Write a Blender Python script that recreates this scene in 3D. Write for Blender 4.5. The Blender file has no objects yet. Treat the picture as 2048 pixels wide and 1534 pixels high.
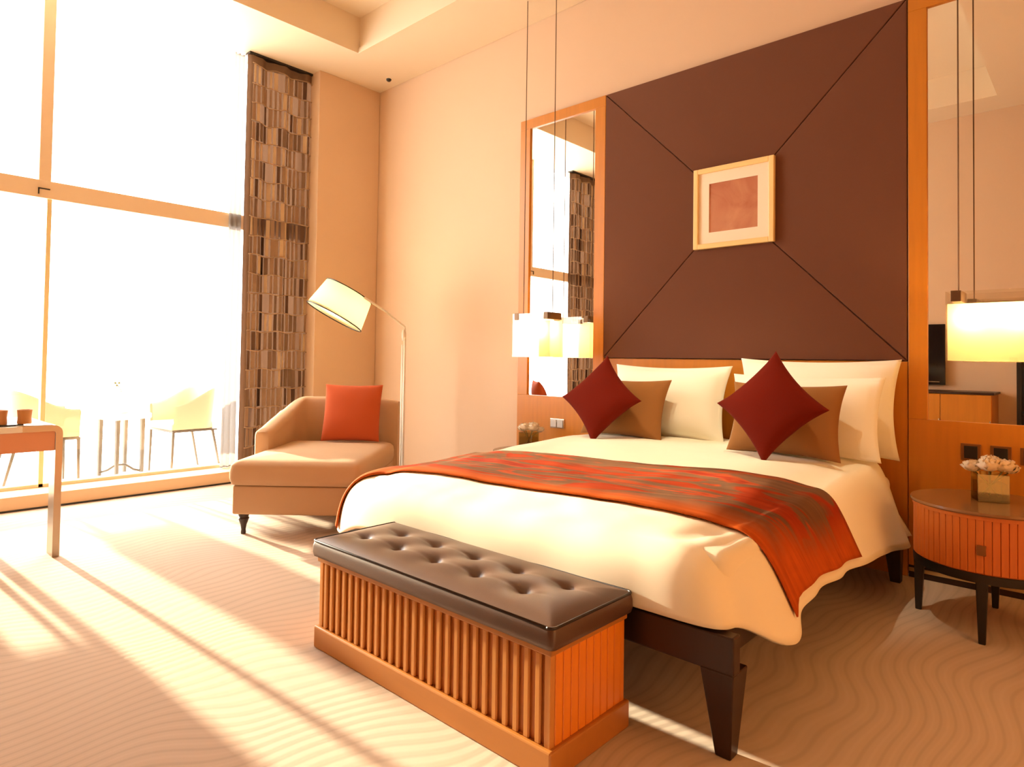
import bpy, bmesh, math, random
from mathutils import Vector, Matrix, noise as mnoise
random.seed(7)
PI = math.pi
S = bpy.context.scene
COL = S.collection

# ------------------------------------------------------------------ camera
YAW, PITCH, ROLL = map(math.radians, (47.3661, 1.451, 0.8132))
F_PX, P_Y = 1292.30, 687.11
CAM = Vector((6.0782, -4.2926, 1.2))
_f = Vector((-math.cos(YAW), math.sin(YAW), 0)); _r = Vector((math.sin(YAW), math.cos(YAW), 0)); _u = Vector((0, 0, 1))
_f2 = _f*math.cos(PITCH) + _u*math.sin(PITCH); _u2 = _u*math.cos(PITCH) - _f*math.sin(PITCH)
_r3 = _r*math.cos(ROLL) + _u2*math.sin(ROLL); _u3 = _u2*math.cos(ROLL) - _r*math.sin(ROLL)
cd = bpy.data.cameras.new('camera'); cam = bpy.data.objects.new('camera', cd); COL.objects.link(cam)
cd.sensor_width = 36; cd.sensor_fit = 'HORIZONTAL'; cd.lens = F_PX*36/2048
cd.shift_y = -(767 - P_Y)/2048; cd.clip_start = .05; cd.clip_end = 200
m = Matrix((_r3, _u3, -_f2)).transposed().to_4x4(); m.translation = CAM
cam.matrix_world = m
S.camera = cam

# ------------------------------------------------------------------ light and exposure
S.view_settings.view_transform = 'Standard'; S.view_settings.look = 'None'
S.view_settings.gamma = 1; S.view_settings.use_curve_mapping = False
S.view_settings.exposure = 0.48
W = bpy.data.worlds.new('hazy_sky'); S.world = W; W.use_nodes = True
W.node_tree.nodes['Background'].inputs[0].default_value = (1, .97, .91, 1)
W.node_tree.nodes['Background'].inputs[1].default_value = 8.0
sd = bpy.data.lights.new('sun', 'SUN'); sun = bpy.data.objects.new('sun', sd); COL.objects.link(sun)
sd.energy = 19; sd.color = (1, .88, .62); sd.angle = math.radians(1.2)
SUN_EL = math.radians(10)
sun.rotation_euler = Vector((math.cos(SUN_EL), .055*math.cos(SUN_EL), -math.sin(SUN_EL))).to_track_quat('-Z', 'Y').to_euler()

# ------------------------------------------------------------------ materials
def newmat(name):
    M = bpy.data.materials.new(name); M.use_nodes = True
    n = M.node_tree.nodes; l = M.node_tree.links
    return M, n, l, n['Principled BSDF']
def plain(name, c, rough=.6, metal=0., spec=.5, coat=0., sheen=0., emit=None, es=0., trans=0., var=0., vscale=8., bump=0., bscale=200., stretch=(1, 1, 1)):
    M, n, l, b = newmat(name)
    b.inputs['Base Color'].default_value = (*c, 1); b.inputs['Roughness'].default_value = rough
    b.inputs['Metallic'].default_value = metal; b.inputs['Specular IOR Level'].default_value = spec
    b.inputs['Coat Weight'].default_value = coat; b.inputs['Sheen Weight'].default_value = sheen
    b.inputs['Transmission Weight'].default_value = trans
    if emit: b.inputs['Emission Color'].default_value = (*emit, 1); b.inputs['Emission Strength'].default_value = es
    tc = n.new('ShaderNodeTexCoord'); mp = n.new('ShaderNodeMapping'); mp.inputs['Scale'].default_value = stretch
    l.new(tc.outputs['Object'], mp.inputs[0])
    if var:
        t = n.new('ShaderNodeTexNoise'); t.inputs['Scale'].default_value = vscale; t.inputs['Detail'].default_value = 4
        l.new(mp.outputs[0], t.inputs['Vector'])
        mx = n.new('ShaderNodeMix'); mx.data_type = 'RGBA'
        mx.inputs[6].default_value = (*[x*(1 - var) for x in c], 1); mx.inputs[7].default_value = (*[min(1, x*(1 + var)) for x in c], 1)
        l.new(t.outputs['Fac'], mx.inputs[0]); l.new(mx.outputs[2], b.inputs['Base Color'])
    if bump:
        t = n.new('ShaderNodeTexNoise'); t.inputs['Scale'].default_value = bscale; t.inputs['Detail'].default_value = 3
        l.new(mp.outputs[0], t.inputs['Vector'])
        bp = n.new('ShaderNodeBump'); bp.inputs['Strength'].default_value = bump; bp.inputs['Distance'].default_value = .003
        l.new(t.outputs['Fac'], bp.inputs['Height']); l.new(bp.outputs[0], b.inputs['Normal'])
    return M
def thin(name, c, tmix, rough=.9):                       # cloth or frosted glass that lets some light through
    M, n, l, b = newmat(name); n.remove(b)
    d = n.new('ShaderNodeBsdfDiffuse'); t = n.new('ShaderNodeBsdfTranslucent'); mx = n.new('ShaderNodeMixShader')
    d.inputs[0].default_value = (*c, 1); t.inputs[0].default_value = (*c, 1); mx.inputs[0].default_value = tmix
    l.new(d.outputs[0], mx.inputs[1]); l.new(t.outputs[0], mx.inputs[2]); l.new(mx.outputs[0], n['Material Output'].inputs[0])
    return M
def clear(name, tint=(1, 1, 1), k=.06, rough=.0):          # thin clear pane: see-through with a faint reflection
    M, n, l, b = newmat(name); n.remove(b)
    t = n.new('ShaderNodeBsdfTransparent'); g = n.new('ShaderNodeBsdfGlossy'); mx = n.new('ShaderNodeMixShader')
    t.inputs[0].default_value = (*tint, 1); g.inputs['Roughness'].default_value = rough; mx.inputs[0].default_value = k
    l.new(t.outputs[0], mx.inputs[1]); l.new(g.outputs[0], mx.inputs[2]); l.new(mx.outputs[0], n['Material Output'].inputs[0])
    return M

WALL = plain('cream_wall_paint', (.70, .49, .315), .7, var=.02, vscale=3)
CEIL = plain('warm_white_ceiling', (.80, .65, .46), .7)
COVE = plain('cove_paint', (.80, .56, .30), .7)
WOOD = plain('orange_cherry_veneer', (.55, .195, .012), .38, var=.16, vscale=5, stretch=(6, 6, .5))
WOODS = [plain('orange_slat_wood_%s' % s, c, .4, var=.12, vscale=6, stretch=(8, 8, .6)) for s, c in
         (('warm', (.48, .155, .024)), ('pale', (.60, .25, .05)), ('deep', (.52, .16, .022)))]
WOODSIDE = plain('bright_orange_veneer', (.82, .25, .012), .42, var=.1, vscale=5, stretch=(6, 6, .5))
PLINTH = plain('honey_wood', (.47, .18, .03), .4, var=.1, vscale=4, stretch=(1, 6, 6))
NSWOOD = plain('reddish_orange_wood', (.58, .15, .02), .35, var=.18, vscale=6, stretch=(8, 8, .6))
DARK = plain('dark_espresso_wood', (.030, .011, .006), .38, var=.2, vscale=6, stretch=(5, 5, .6))
BLACKW = plain('black_lacquered_wood', (.012, .010, .009), .35)
BROWN = plain('brown_wool_panel', (.155, .06, .033), .95, spec=.1, sheen=.15, bump=.25, bscale=900)
LEATHER = plain('brown_leather', (.095, .046, .028), .38, spec=.6, var=.12, vscale=10, bump=.12, bscale=260)
PIPE = plain('black_piping', (.02, .01, .008), .4)
WHITE = plain('white_linen', (.90, .84, .68), .9, spec=.03)
PILLOWW = plain('white_pillow_cotton', (.94, .89, .74), .9, spec=.03)
RED = plain('brick_red_cushion_cloth', (.14, .011, .004), .9, spec=.04, sheen=.03, bump=.2, bscale=700)
TANC = plain('caramel_cushion_cloth', (.31, .135, .042), .9, spec=.05, sheen=.05, bump=.2, bscale=700)
CORAL = plain('coral_orange_cloth', (.52, .105, .038), .85, spec=.05, sheen=.05, bump=.15, bscale=500)
PEACH = plain('peach_upholstery', (.56, .37, .225), .9, spec=.05, sheen=.05, bump=.15, bscale=600)
CHROME = plain('brushed_steel', (.40, .31, .23), .30, metal=1.)
STEEL = plain('satin_nickel', (.72, .62, .48), .25, metal=1.)
BRASS = plain('pale_brass', (.85, .68, .38), .3, metal=1.)
WOODFAR = plain('dark_orange_wood_wall', (.30, .12, .022), .5, var=.15, vscale=4, stretch=(6, 6, .5))
MIRROR = plain('mirror_glass', (.93, .92, .88), .0, metal=1.)
GLASS = clear('window_glass', (1, 1, 1), .04)
CLEARG = clear('clear_lamp_glass', (.97, .95, .9), .08)
VASEG = clear('vase_glass', (.82, .80, .64), .12, .02)
WATER = clear('vase_water', (.80, .78, .56), .05)
FRAMEW = plain('cream_window_frame', (.80, .62, .42), .5)
FRAMEY = plain('yellowish_window_frame', (.78, .66, .34), .5)
CURB = plain('cream_stone_curb', (.72, .50, .30), .55, var=.05)
BLACK = plain('black_plastic', (.012, .010, .009), .35)
SCREEN = plain('black_screen_glass', (.010, .009, .009), .08)
WHITEP = plain('white_lacquer', (.84, .78, .68), .3)
CREAMC = plain('cream_outdoor_shell', (.48, .41, .27), .6)
LEGM = plain('grey_outdoor_metal', (.11, .09, .07), .45, metal=.6)
TANL = plain('tan_leather', (.55, .25, .08), .5)
APRON = plain('terracotta_lacquer', (.70, .30, .15), .4)
FROST = thin('frosted_lamp_glass', (.84, .73, .52), .62)
SHADE = thin('cream_lamp_shade', (.86, .78, .50), .6)
SHEER = thin('grey_sheer_cloth', (.34, .32, .31), .3)
MAT_PAPER = plain('cream_mat_board', (.93, .80, .60), .8)
GOLDF = plain('pale_gilt_frame', (.92, .66, .28), .35)
PETAL = plain('peach_petal', (.97, .80, .58), .7, var=.08, vscale=30)
LEAFG = plain('olive_stem', (.16, .14, .04), .6)
BRONZE = plain('dark_bronze', (.16, .09, .05), .4, metal=.8)
BULB = plain('lit_bulb', (1, .9, .7), .5, emit=(1, .82, .5), es=14)
BALC = plain('white_balcony_floor', (.85, .82, .76), .7)
TOPGL = plain('brown_table_glass', (.26, .125, .05), .16)
STUDY = plain('stone_switch', (.55, .54, .52), .4)
CURT = [plain('curtain_%s' % s, c, .9, spec=.1) for s, c in
        (('cream', (.54, .39, .24)), ('tan', (.32, .205, .13)), ('taupe', (.21, .13, .085)), ('brown', (.12, .066, .042)), ('umber', (.045, .024, .016)))]
CURTB = thin('curtain_backing', (.12, .065, .04), .2)
CORD = plain('curtain_cord', (.40, .26, .15), .9)

def carpet_mat():
    M, n, l, b = newmat('wavy_line_carpet')
    tc = n.new('ShaderNodeTexCoord'); nz = n.new('ShaderNodeTexNoise'); nz.inputs['Scale'].default_value = .95; nz.inputs['Detail'].default_value = 1.2
    l.new(tc.outputs['Object'], nz.inputs['Vector'])
    sp = n.new('ShaderNodeSeparateXYZ'); l.new(tc.outputs['Object'], sp.inputs[0])
    def ma(op, a, bb=None):
        k = n.new('ShaderNodeMath'); k.operation = op
        for i, v in enumerate((a, bb)):
            if v is None: continue
            if isinstance(v, (int, float)): k.inputs[i].default_value = v
            else: l.new(v, k.inputs[i])
        return k.outputs[0]
    ph = ma('ADD', ma('MULTIPLY', sp.outputs[0], 1.0), ma('MULTIPLY', nz.outputs['Fac'], .75))
    ph = ma('ADD', ph, ma('MULTIPLY', sp.outputs[1], .02))
    sn = ma('SINE', ma('MULTIPLY', ph, 2*PI/.060))
    rp = n.new('ShaderNodeValToRGB'); rp.color_ramp.elements[0].position = .0; rp.color_ramp.elements[1].position = 1
    rp.color_ramp.elements[0].color = (.53, .425, .335, 1); rp.color_ramp.elements[1].color = (.62, .50, .40, 1)
    e = rp.color_ramp.elements.new(.2); e.color = (.59, .475, .375, 1)
    e = rp.color_ramp.elements.new(.85); e.color = (.60, .48, .38, 1)
    l.new(ma('ADD', ma('MULTIPLY', sn, .5), .5), rp.inputs[0]); 
    fz = n.new('ShaderNodeTexNoise'); fz.inputs['Scale'].default_value = 420; fz.inputs['Detail'].default_value = 2; l.new(tc.outputs['Object'], fz.inputs['Vector'])
    mx = n.new('ShaderNodeMix'); mx.data_type = 'RGBA'; mx.blend_type = 'MULTIPLY'; mx.inputs[0].default_value = .25
    l.new(rp.outputs[0], mx.inputs[6]); l.new(fz.outputs['Color'], mx.inputs[7]); l.new(rp.outputs[0], b.inputs['Base Color'])
    bp = n.new('ShaderNodeBump'); bp.inputs['Strength'].default_value = .2; bp.inputs['Distance'].default_value = .002
    l.new(ma('ADD', ma('MULTIPLY', sn, .5), ma('MULTIPLY', fz.outputs['Fac'], .6)), bp.inputs['Height']); l.new(bp.outputs[0], b.inputs['Normal'])
    b.inputs['Roughness'].default_value = .95; b.inputs['Specular IOR Level'].default_value = .1
    return M
CARPET = carpet_mat()

def runner_mat():
    M, n, l, b = newmat('abstract_runner_silk')
    uv = n.new('ShaderNodeUVMap'); mp = n.new('ShaderNodeMapping'); mp.inputs['Scale'].default_value = (.9, 3.4, 1)
    l.new(uv.outputs[0], mp.inputs[0])
    a = n.new('ShaderNodeTexNoise'); a.inputs['Scale'].default_value = 2.0; a.inputs['Detail'].default_value = 3; a.inputs['Distortion'].default_value = .9
    l.new(mp.outputs[0], a.inputs['Vector'])
    r = n.new('ShaderNodeValToRGB'); cr = r.color_ramp
    cr.elements[0].position = .30; cr.elements[0].color = (.38, .05, .012, 1)
    cr.elements[1].position = .72; cr.elements[1].color = (.33, .03, .012, 1)
    for p, c in ((.42, (.34, .04, .010)), (.465, (.20, .09, .042)), (.56, (.17, .085, .045)), (.61, (.40, .07, .02)), (.66, (.30, .035, .016))):
        e = cr.elements.new(p); e.color = (*c, 1)
    l.new(a.outputs['Fac'], r.inputs[0])
    sx = n.new('ShaderNodeSeparateXYZ'); l.new(uv.outputs[0], sx.inputs[0])
    def ma(op, *v):
        k = n.new('ShaderNodeMath'); k.operation = op
        for i, x in enumerate(v):
            if isinstance(x, (int, float)): k.inputs[i].default_value = x
            else: l.new(x, k.inputs[i])
        return k.outputs[0]
    st = n.new('ShaderNodeTexNoise'); st.inputs['Scale'].default_value = 3; st.inputs['Detail'].default_value = 5
    m2 = n.new('ShaderNodeMapping'); m2.inputs['Scale'].default_value = (1.2, 14, 1); l.new(uv.outputs[0], m2.inputs[0]); l.new(m2.outputs[0], st.inputs['Vector'])
    # orange border along the front long edge and both hanging ends
    ed = ma('MINIMUM', ma('MULTIPLY', sx.outputs[1], 1.0), ma('MULTIPLY', ma('SUBTRACT', 2.62, sx.outputs[0]), 1.0))
    ed = ma('MINIMUM', ed, sx.outputs[0])
    ed = ma('ADD', ed, ma('MULTIPLY', st.outputs['Fac'], .12))
    k = n.new('ShaderNodeMapRange'); k.inputs[1].default_value = .10; k.inputs[2].default_value = .24; k.inputs[3].default_value = 1; k.inputs[4].default_value = 0
    l.new(ed, k.inputs[0])
    mx = n.new('ShaderNodeMix'); mx.data_type = 'RGBA'; mx.inputs[7].default_value = (.52, .10, .014, 1)
    l.new(k.outputs[0], mx.inputs[0]); l.new(r.outputs[0], mx.inputs[6])
    m3 = n.new('ShaderNodeMix'); m3.data_type = 'RGBA'; m3.blend_type = 'MULTIPLY'; m3.inputs[0].default_value = .5
    rr = n.new('ShaderNodeValToRGB'); rr.color_ramp.elements[0].position = .35; rr.color_ramp.elements[0].color = (.55, .5, .5, 1); rr.color_ramp.elements[1].position = .65; rr.color_ramp.elements[1].color = (1.0, 1.0, 1.0, 1)
    l.new(st.outputs['Fac'], rr.inputs[0]); l.new(mx.outputs[2], m3.inputs[6]); l.new(rr.outputs[0], m3.inputs[7])
    l.new(m3.outputs[2], b.inputs['Base Color']); b.inputs['Roughness'].default_value = .8; b.inputs['Specular IOR Level'].default_value = .03
    return M
RUNNER = runner_mat()

def print_mat():
    M, n, l, b = newmat('rust_abstract_print')
    tc = n.new('ShaderNodeTexCoord'); a = n.new('ShaderNodeTexNoise'); a.inputs['Scale'].default_value = 4; a.inputs['Detail'].default_value = 4; a.inputs['Distortion'].default_value = 1
    l.new(tc.outputs['Object'], a.inputs['Vector'])
    r = n.new('ShaderNodeValToRGB'); r.color_ramp.elements[0].position = .3; r.color_ramp.elements[0].color = (.42, .12, .05, 1)
    r.color_ramp.elements[1].position = .7; r.color_ramp.elements[1].color = (.60, .27, .13, 1)
    l.new(a.outputs['Fac'], r.inputs[0]); l.new(r.outputs[0], b.inputs['Base Color']); b.inputs['Roughness'].default_value = .7
    return M
PRINT = print_mat()

# ------------------------------------------------------------------ building helpers
def obj(name, bm, mat, parent=None, smooth=False, loc=None):
    if isinstance(bm, bmesh.types.BMesh):
        bmesh.ops.recalc_face_normals(bm, faces=bm.faces)
        me = bpy.data.meshes.new(name); bm.to_mesh(me); bm.free()
    else: me = bm
    if mat and not me.materials: me.materials.append(mat)
    if smooth:
        for p in me.polygons: p.use_smooth = True
        if smooth != True:
            try: me.set_sharp_from_angle(angle=math.radians(smooth))
            except Exception: pass
    o = bpy.data.objects.new(name, me); COL.objects.link(o)
    if parent: o.parent = parent
    if loc: o.location = loc
    return o
def bx(bm, x0, x1, y0, y1, z0, z1, bev=0., seg=2):
    r = bmesh.ops.create_cube(bm, size=1)
    for v in r['verts']:
        v.co = Vector((x0 + (v.co.x + .5)*(x1 - x0), y0 + (v.co.y + .5)*(y1 - y0), z0 + (v.co.z + .5)*(z1 - z0)))
    if bev:
        es = list({e for v in r['verts'] for e in v.link_edges})
        bmesh.ops.bevel(bm, geom=es, offset=bev, segments=seg, profile=.5, affect='EDGES')
    return bm
def box(*a, **k): return bx(bmesh.new(), *a, **k)
def taper(bm, cx, cy, z0, z1, w0, d0, w1, d1, ox=0, oy=0, bev=0.):
    r = bmesh.ops.create_cube(bm, size=1)
    for v in r['verts']:
        top = v.co.z > 0
        w, d = (w1, d1) if top else (w0, d0)
        v.co = Vector((cx + (0 if top else ox) + v.co.x*w, cy + (0 if top else oy) + v.co.y*d, z1 if top else z0))
    if bev: bmesh.ops.bevel(bm, geom=list({e for v in r['verts'] for e in v.link_edges}), offset=bev, segments=1, affect='EDGES')
    return bm
def lathe(prof, seg=24, bm=None, c=(0, 0), sx=1., sy=1.):
    bm = bm or bmesh.new(); rings = []
    for r, z in prof:
        if r < 1e-6: rings.append([bm.verts.new((c[0], c[1], z))])
        else: rings.append([bm.verts.new((c[0] + sx*r*math.cos(2*PI*i/seg), c[1] + sy*r*math.sin(2*PI*i/seg), z)) for i in range(seg)])
    for a, b in zip(rings, rings[1:]):
        for i in range(seg):
            j = (i + 1) % seg
            if len(a) == 1 and len(b) == 1: continue
            if len(a) == 1: bm.faces.new((a[0], b[j], b[i]))
            elif len(b) == 1: bm.faces.new((a[i], a[j], b[0]))
            else: bm.faces.new((a[i], a[j], b[j], b[i]))
    return bm
def tube(pts, r, seg=10, bm=None, cap=True):
    bm = bm or bmesh.new(); pts = [Vector(p) for p in pts]; rings = []
    rr = r if isinstance(r, (list, tuple)) else [r]*len(pts)
    for i, p in enumerate(pts):
        t = (pts[min(i + 1, len(pts) - 1)] - pts[max(i - 1, 0)]).normalized()
        a = t.cross(Vector((0, 0, 1)) if abs(t.z) < .95 else Vector((1, 0, 0))).normalized(); b = t.cross(a)
        rings.append([bm.verts.new(p + (a*math.cos(2*PI*k/seg) + b*math.sin(2*PI*k/seg))*rr[i]) for k in range(seg)])
    for a, b in zip(rings, rings[1:]):
        for k in range(seg): bm.faces.new((a[k], a[(k + 1) % seg], b[(k + 1) % seg], b[k]))
    if cap: bm.faces.new(rings[0][::-1]); bm.faces.new(rings[-1])
    return bm
def grid(rows, bm=None, close=False):
    bm = bm or bmesh.new(); V = [[bm.verts.new(p) for p in r] for r in rows]
    for a, b in zip(V, V[1:]):
        n = len(a)
        for i in range(n if close else n - 1):
            j = (i + 1) % n; bm.faces.new((a[i], a[j], b[j], b[i]))
    return bm
def prism(poly, y0, y1, bm=None):                           # polygon in XZ pulled along Y
    bm = bm or bmesh.new()
    a = [bm.verts.new((x, y0, z)) for x, z in poly]; b = [bm.verts.new((x, y1, z)) for x, z in poly]
    bm.faces.new(a[::-1]); bm.faces.new(b)
    for i in range(len(poly)):
        j = (i + 1) % len(poly); bm.faces.new((a[i], a[j], b[j], b[i]))
    return bm
def tag(o, label, cat, group=None):
    o['label'] = label; o['category'] = cat
    if group: o['group'] = group
    return o
def thing(name, label, cat, loc=(0, 0, 0), rz=0., group=None):
    o = bpy.data.objects.new(name, None); COL.objects.link(o); o.empty_display_size = .1
    o.location = loc; o.rotation_euler = (0, 0, rz); return tag(o, label, cat, group)
def struct(name, bm, mat, parent=None, **k):
    o = obj(name, bm, mat, parent, **k)
    if not parent: o['kind'] = 'structure'
    return o
def setting(name):
    o = bpy.data.objects.new(name, None); COL.objects.link(o); o['kind'] = 'structure'; return o
def dup(root, loc, label, rz=None):
    r = root.copy(); COL.objects.link(r); r.location = loc; r['label'] = label
    if rz is not None: r.rotation_euler = (0, 0, rz)
    for ch in root.children:
        c = ch.copy(); COL.objects.link(c); c.parent = r
        for g in ch.children:
            d = g.copy(); COL.objects.link(d); d.parent = c
    return r
def lerp(a, b, t): return a + (b - a)*t
def sstep(a, b, x):
    t = max(0., min(1., (x - a)/(b - a))); return t*t*(3 - 2*t)
def interp(ctrl, t):                                         # Catmull-Rom through a list of tuples, t in 0..len-1
    n = len(ctrl); i = min(int(t), n - 2); u = t - i
    p0, p1, p2, p3 = (ctrl[max(0, min(n - 1, j))] for j in (i - 1, i, i + 1, i + 2))
    return tuple(.5*((2*b) + (-a + c)*u + (2*a - 5*b + 4*c - d)*u*u + (-a + 3*b - 3*c + d)*u**3) for a, b, c, d in zip(p0, p1, p2, p3))

# ------------------------------------------------------------------ the setting
ZC, ZU, XR, YB = 4.223, 4.58, 7.4, -5.1
XG = -.32
struct('floor', box(-.02, XR, YB, .03, -.1, 0), CARPET)
struct('wall_headboard', box(-.45, XR + .1, .034, .15, 0, ZU + .1), WALL)
struct('wall_opposite', box(-.45, XR + .1, YB - .1, YB, 0, ZU + .1), WALL)
struct('wall_far_side', box(XR, XR + .1, YB, .03, 0, ZU + .1), WOODFAR)
struct('wall_window_pier', box(-.45, 0, -.735, .03, 0, ZC, bev=.004), WALL)
struct('wall_window_end', box(-.45, 0, YB, -4.62, 0, ZC, bev=.004), WALL)
cl = setting('ceiling')
cx0, cx1, cy0, cy1 = .6325, 5.2, -4.6, -.674
bm = bmesh.new()
bx(bm, -.45, cx0, YB, .03, ZC, ZC + .1); bx(bm, cx1, XR, YB, .03, ZC, ZC + .1)
bx(bm, cx0, cx1, cy1, .03, ZC, ZC + .1); bx(bm, cx0, cx1, YB, cy0, ZC, ZC + .1)
obj('ceiling_border', bm, CEIL, cl)
bm = bmesh.new()
bx(bm, cx0 - .02, cx0, cy0, cy1, ZC + .1, ZU); bx(bm, cx1, cx1 + .02, cy0, cy1, ZC + .1, ZU)
bx(bm, cx0, cx1, cy1, cy1 + .02, ZC + .1, ZU); bx(bm, cx0, cx1, cy0 - .02, cy0, ZC + .1, ZU)
obj('cove_side', bm, CEIL, cl)
obj('cove_top', box(cx0 - .02, cx1 + .02, cy0 - .02, cy1 + .02, ZU, ZU + .08), CEIL, cl)
bm = bmesh.new()
bx(bm, cx0, cx1, cy1 - .018, cy1, ZC - .006, ZC + .05)
obj('cove_lip', bm, CEIL, cl)
# window: curb, frame members, four panes
struct('trim_1', box(-.45, 0, -4.62, -.735, 0, .112, bev=.004), CURB)
struct('trim_2', box(0, .006, -4.62, -.735, 0, .014), BLACK)
wn = setting('window_1')
obj('transom', box(XG - .05, XG + .05, -4.62, -.735, 2.462, 2.607, bev=.004), FRAMEW, wn)
obj('upper_mullion', box(XG - .05, XG + .04, -3.075, -2.99, 2.607, ZC, bev=.004), FRAMEW, wn)
obj('lower_mullion', box(XG - .04, XG + .03, -3.012, -2.978, .112, 2.462, bev=.003), FRAMEY, wn)
obj('bottom_rail', box(XG - .04, XG + .03, -4.62, -.735, .112, .14), FRAMEW, wn)
bm = box(XG + .05, XG + .06, -3.08, -3.0, 2.533, 2.541); bx(bm, XG + .05, XG + .06, -3.08, -3.072, 2.49, 2.541)
obj('latch', bm, BLACK, wn)
for y0, y1, z0, z1 in ((-4.62, -3.035, 2.607, ZC), (-3.035, -.735, 2.607, ZC), (-4.62, -2.995, .14, 2.462), (-2.995, -.735, .14, 2.462)):
    obj('pane', box(XG - .004, XG + .004, y0, y1, z0, z1), GLASS, wn)
struct('trim_3', box(-3.2, -.45, -6.5, 1.5, -.12, 0), BALC)
bm = box(XR - .012, XR, YB, .03, 0, .09); struct('baseboard_far_side', bm, DARK)
struct('baseboard_opposite', box(0, XR, YB, YB + .012, 0, .09), DARK)

# ------------------------------------------------------------------ headboard wall: upholstered panel, wood, mirrors
hb = thing('headboard', 'tall brown upholstered headboard panel with stitched diagonal cross above a wood band', 'headboard', (4.187, 0, 0))
X0, X1, Z0, Z1 = -1.05, 1.05, 1.227, 3.335
cxm, czm = 0, (Z0 + Z1)/2
cs = [(X0, Z0), (X1, Z0), (X1, Z1), (X0, Z1)]
for i in range(4):
    a, b = cs[i], cs[(i + 1) % 4]; c = (cxm, czm)
    tri = [Vector(p) for p in (a, b, c)]; g = (tri[0] + tri[1] + tri[2])/3
    bm = prism([tuple(q + (g - q).normalized()*(.006 if n < 2 else .003)) for n, q in enumerate(tri)], -.030, -.008)
    bmesh.ops.bevel(bm, geom=[e for e in bm.edges if all(v.co.y < -.02 for v in e.verts)], offset=.007, segments=3, profile=.6, affect='EDGES')
    obj('fabric_panel', bm, BROWN, hb, smooth=35)
obj('backing_board', box(X0, X1, -.011, .03, Z0, Z1), BROWN, hb)
obj('wood_band', box(X0, X1, -.02, .03, 0, Z0 - .004, bev=.003), WOOD, hb)
def mirror_panel(label, xc, inner):
    t = thing('mirror_panel', label, 'wall mirror', (xc, 0, 0), 0, 'wood framed mirror panels beside the headboard')
    w, mw0, mw1, zb, zt, ztop = .457, inner[0], inner[1], .897, 3.25, 3.335
    for n, a in (('side_stile', (-w, mw0, -.028, .03, zb, zt)), ('side_stile', (mw1, w, -.028, .03, zb, zt)),
                 ('top_rail', (-w, w, -.028, .03, zt, ztop)), ('lower_panel', (-w, w, -.028, .03, .07, zb))):
        obj(n, box(*a, bev=.003), WOOD, t)
    obj('mirror', box(mw0, mw1, -.012, 0.02, zb, zt), MIRROR, t)
    obj('plinth', box(-w, w, -.018, .03, 0, .07), DARK, t)
    obj('metal_strip', box(-w, w, -.026, -.018, .035, .055), BRASS, t)
    return t
mirror_panel('tall wood framed mirror panel reflecting the bright window, nearer the floor lamp', 2.680, (-.343, .357))
mirror_panel('tall wood framed mirror panel behind the nightstand with the flower vase in front', 5.698, (-.363, .357))

# picture
pf = thing('framed_picture', 'square pale gilt framed rust print with wide cream mat on the brown panel', 'picture', (4.203, -.032, 2.283))
h = .284
for n, a in (('frame_side', (-h, -h + .035, -.032, 0, -h, h)), ('frame_side', (h - .035, h, -.032, 0, -h, h)), ('frame_side', (-h + .035, h - .035, -.032, 0, h - .035, h)), ('frame_side', (-h + .035, h - .035, -.032, 0, -h, -h + .035))):
    obj(n, box(*a, bev=.004), GOLDF, pf)
bm = bmesh.new(); k = h - .035; q = .172
for a in ((-k, -q, -k, k), (q, k, -k, k), (-q, q, q, k), (-q, q, -k, -q)): bx(bm, a[0], a[1], -.016, -.008, a[2], a[3])
obj('mat_board', bm, MAT_PAPER, pf)
obj('print', box(-q, q, -.010, -.004, -q, q), PRINT, pf)

# switches and sockets
sw = thing('light_switch', 'pale double light switch on the wood panel beside the far pillow', 'switch', (2.685, -.028, .673))
obj('plate', box(-.075, .075, -.010, 0, -.040, .040, bev=.003), STEEL, sw)
for x in (-.034, .034): obj('rocker', box(x - .03, x + .03, -.016, -.009, -.03, .03, bev=.003), STUDY, sw)
for xc, lab in ((5.535, 'dark wall socket in metal frame left of the vase, nearest the bed'), (5.665, 'dark wall socket behind the vase flowers, middle of three'), (5.79, 'dark wall socket right of the flowers, farthest from the bed')):
    t = thing('wall_socket', lab, 'socket', (xc, -.028, .737), 0, 'wall sockets above the nightstand')
    obj('plate', box(-.045, .045, -.007, 0, -.045, .045, bev=.002), plain('bronze_plate', (.28, .12, .04), .35, metal=.7) if xc < 5.6 else bpy.data.materials['bronze_plate'], t)
    obj('insert', box(-.03, .03, -.011, -.006, -.034, .034, bev=.002), BLACK, t)
dt = thing('smoke_detector', 'small black round detector on the ceiling near the corner', 'detector', (.378, -.13, ZC))
obj('housing', lathe([(0, -.03), (.016, -.028), (.026, -.018), (.028, 0), (0, 0)], 20), BLACK, dt, smooth=40)
obj('ring', lathe([(.028, -.004), (.045, -.003), (.047, 0), (.028, 0)], 24), CEIL, dt, smooth=40)

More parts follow.
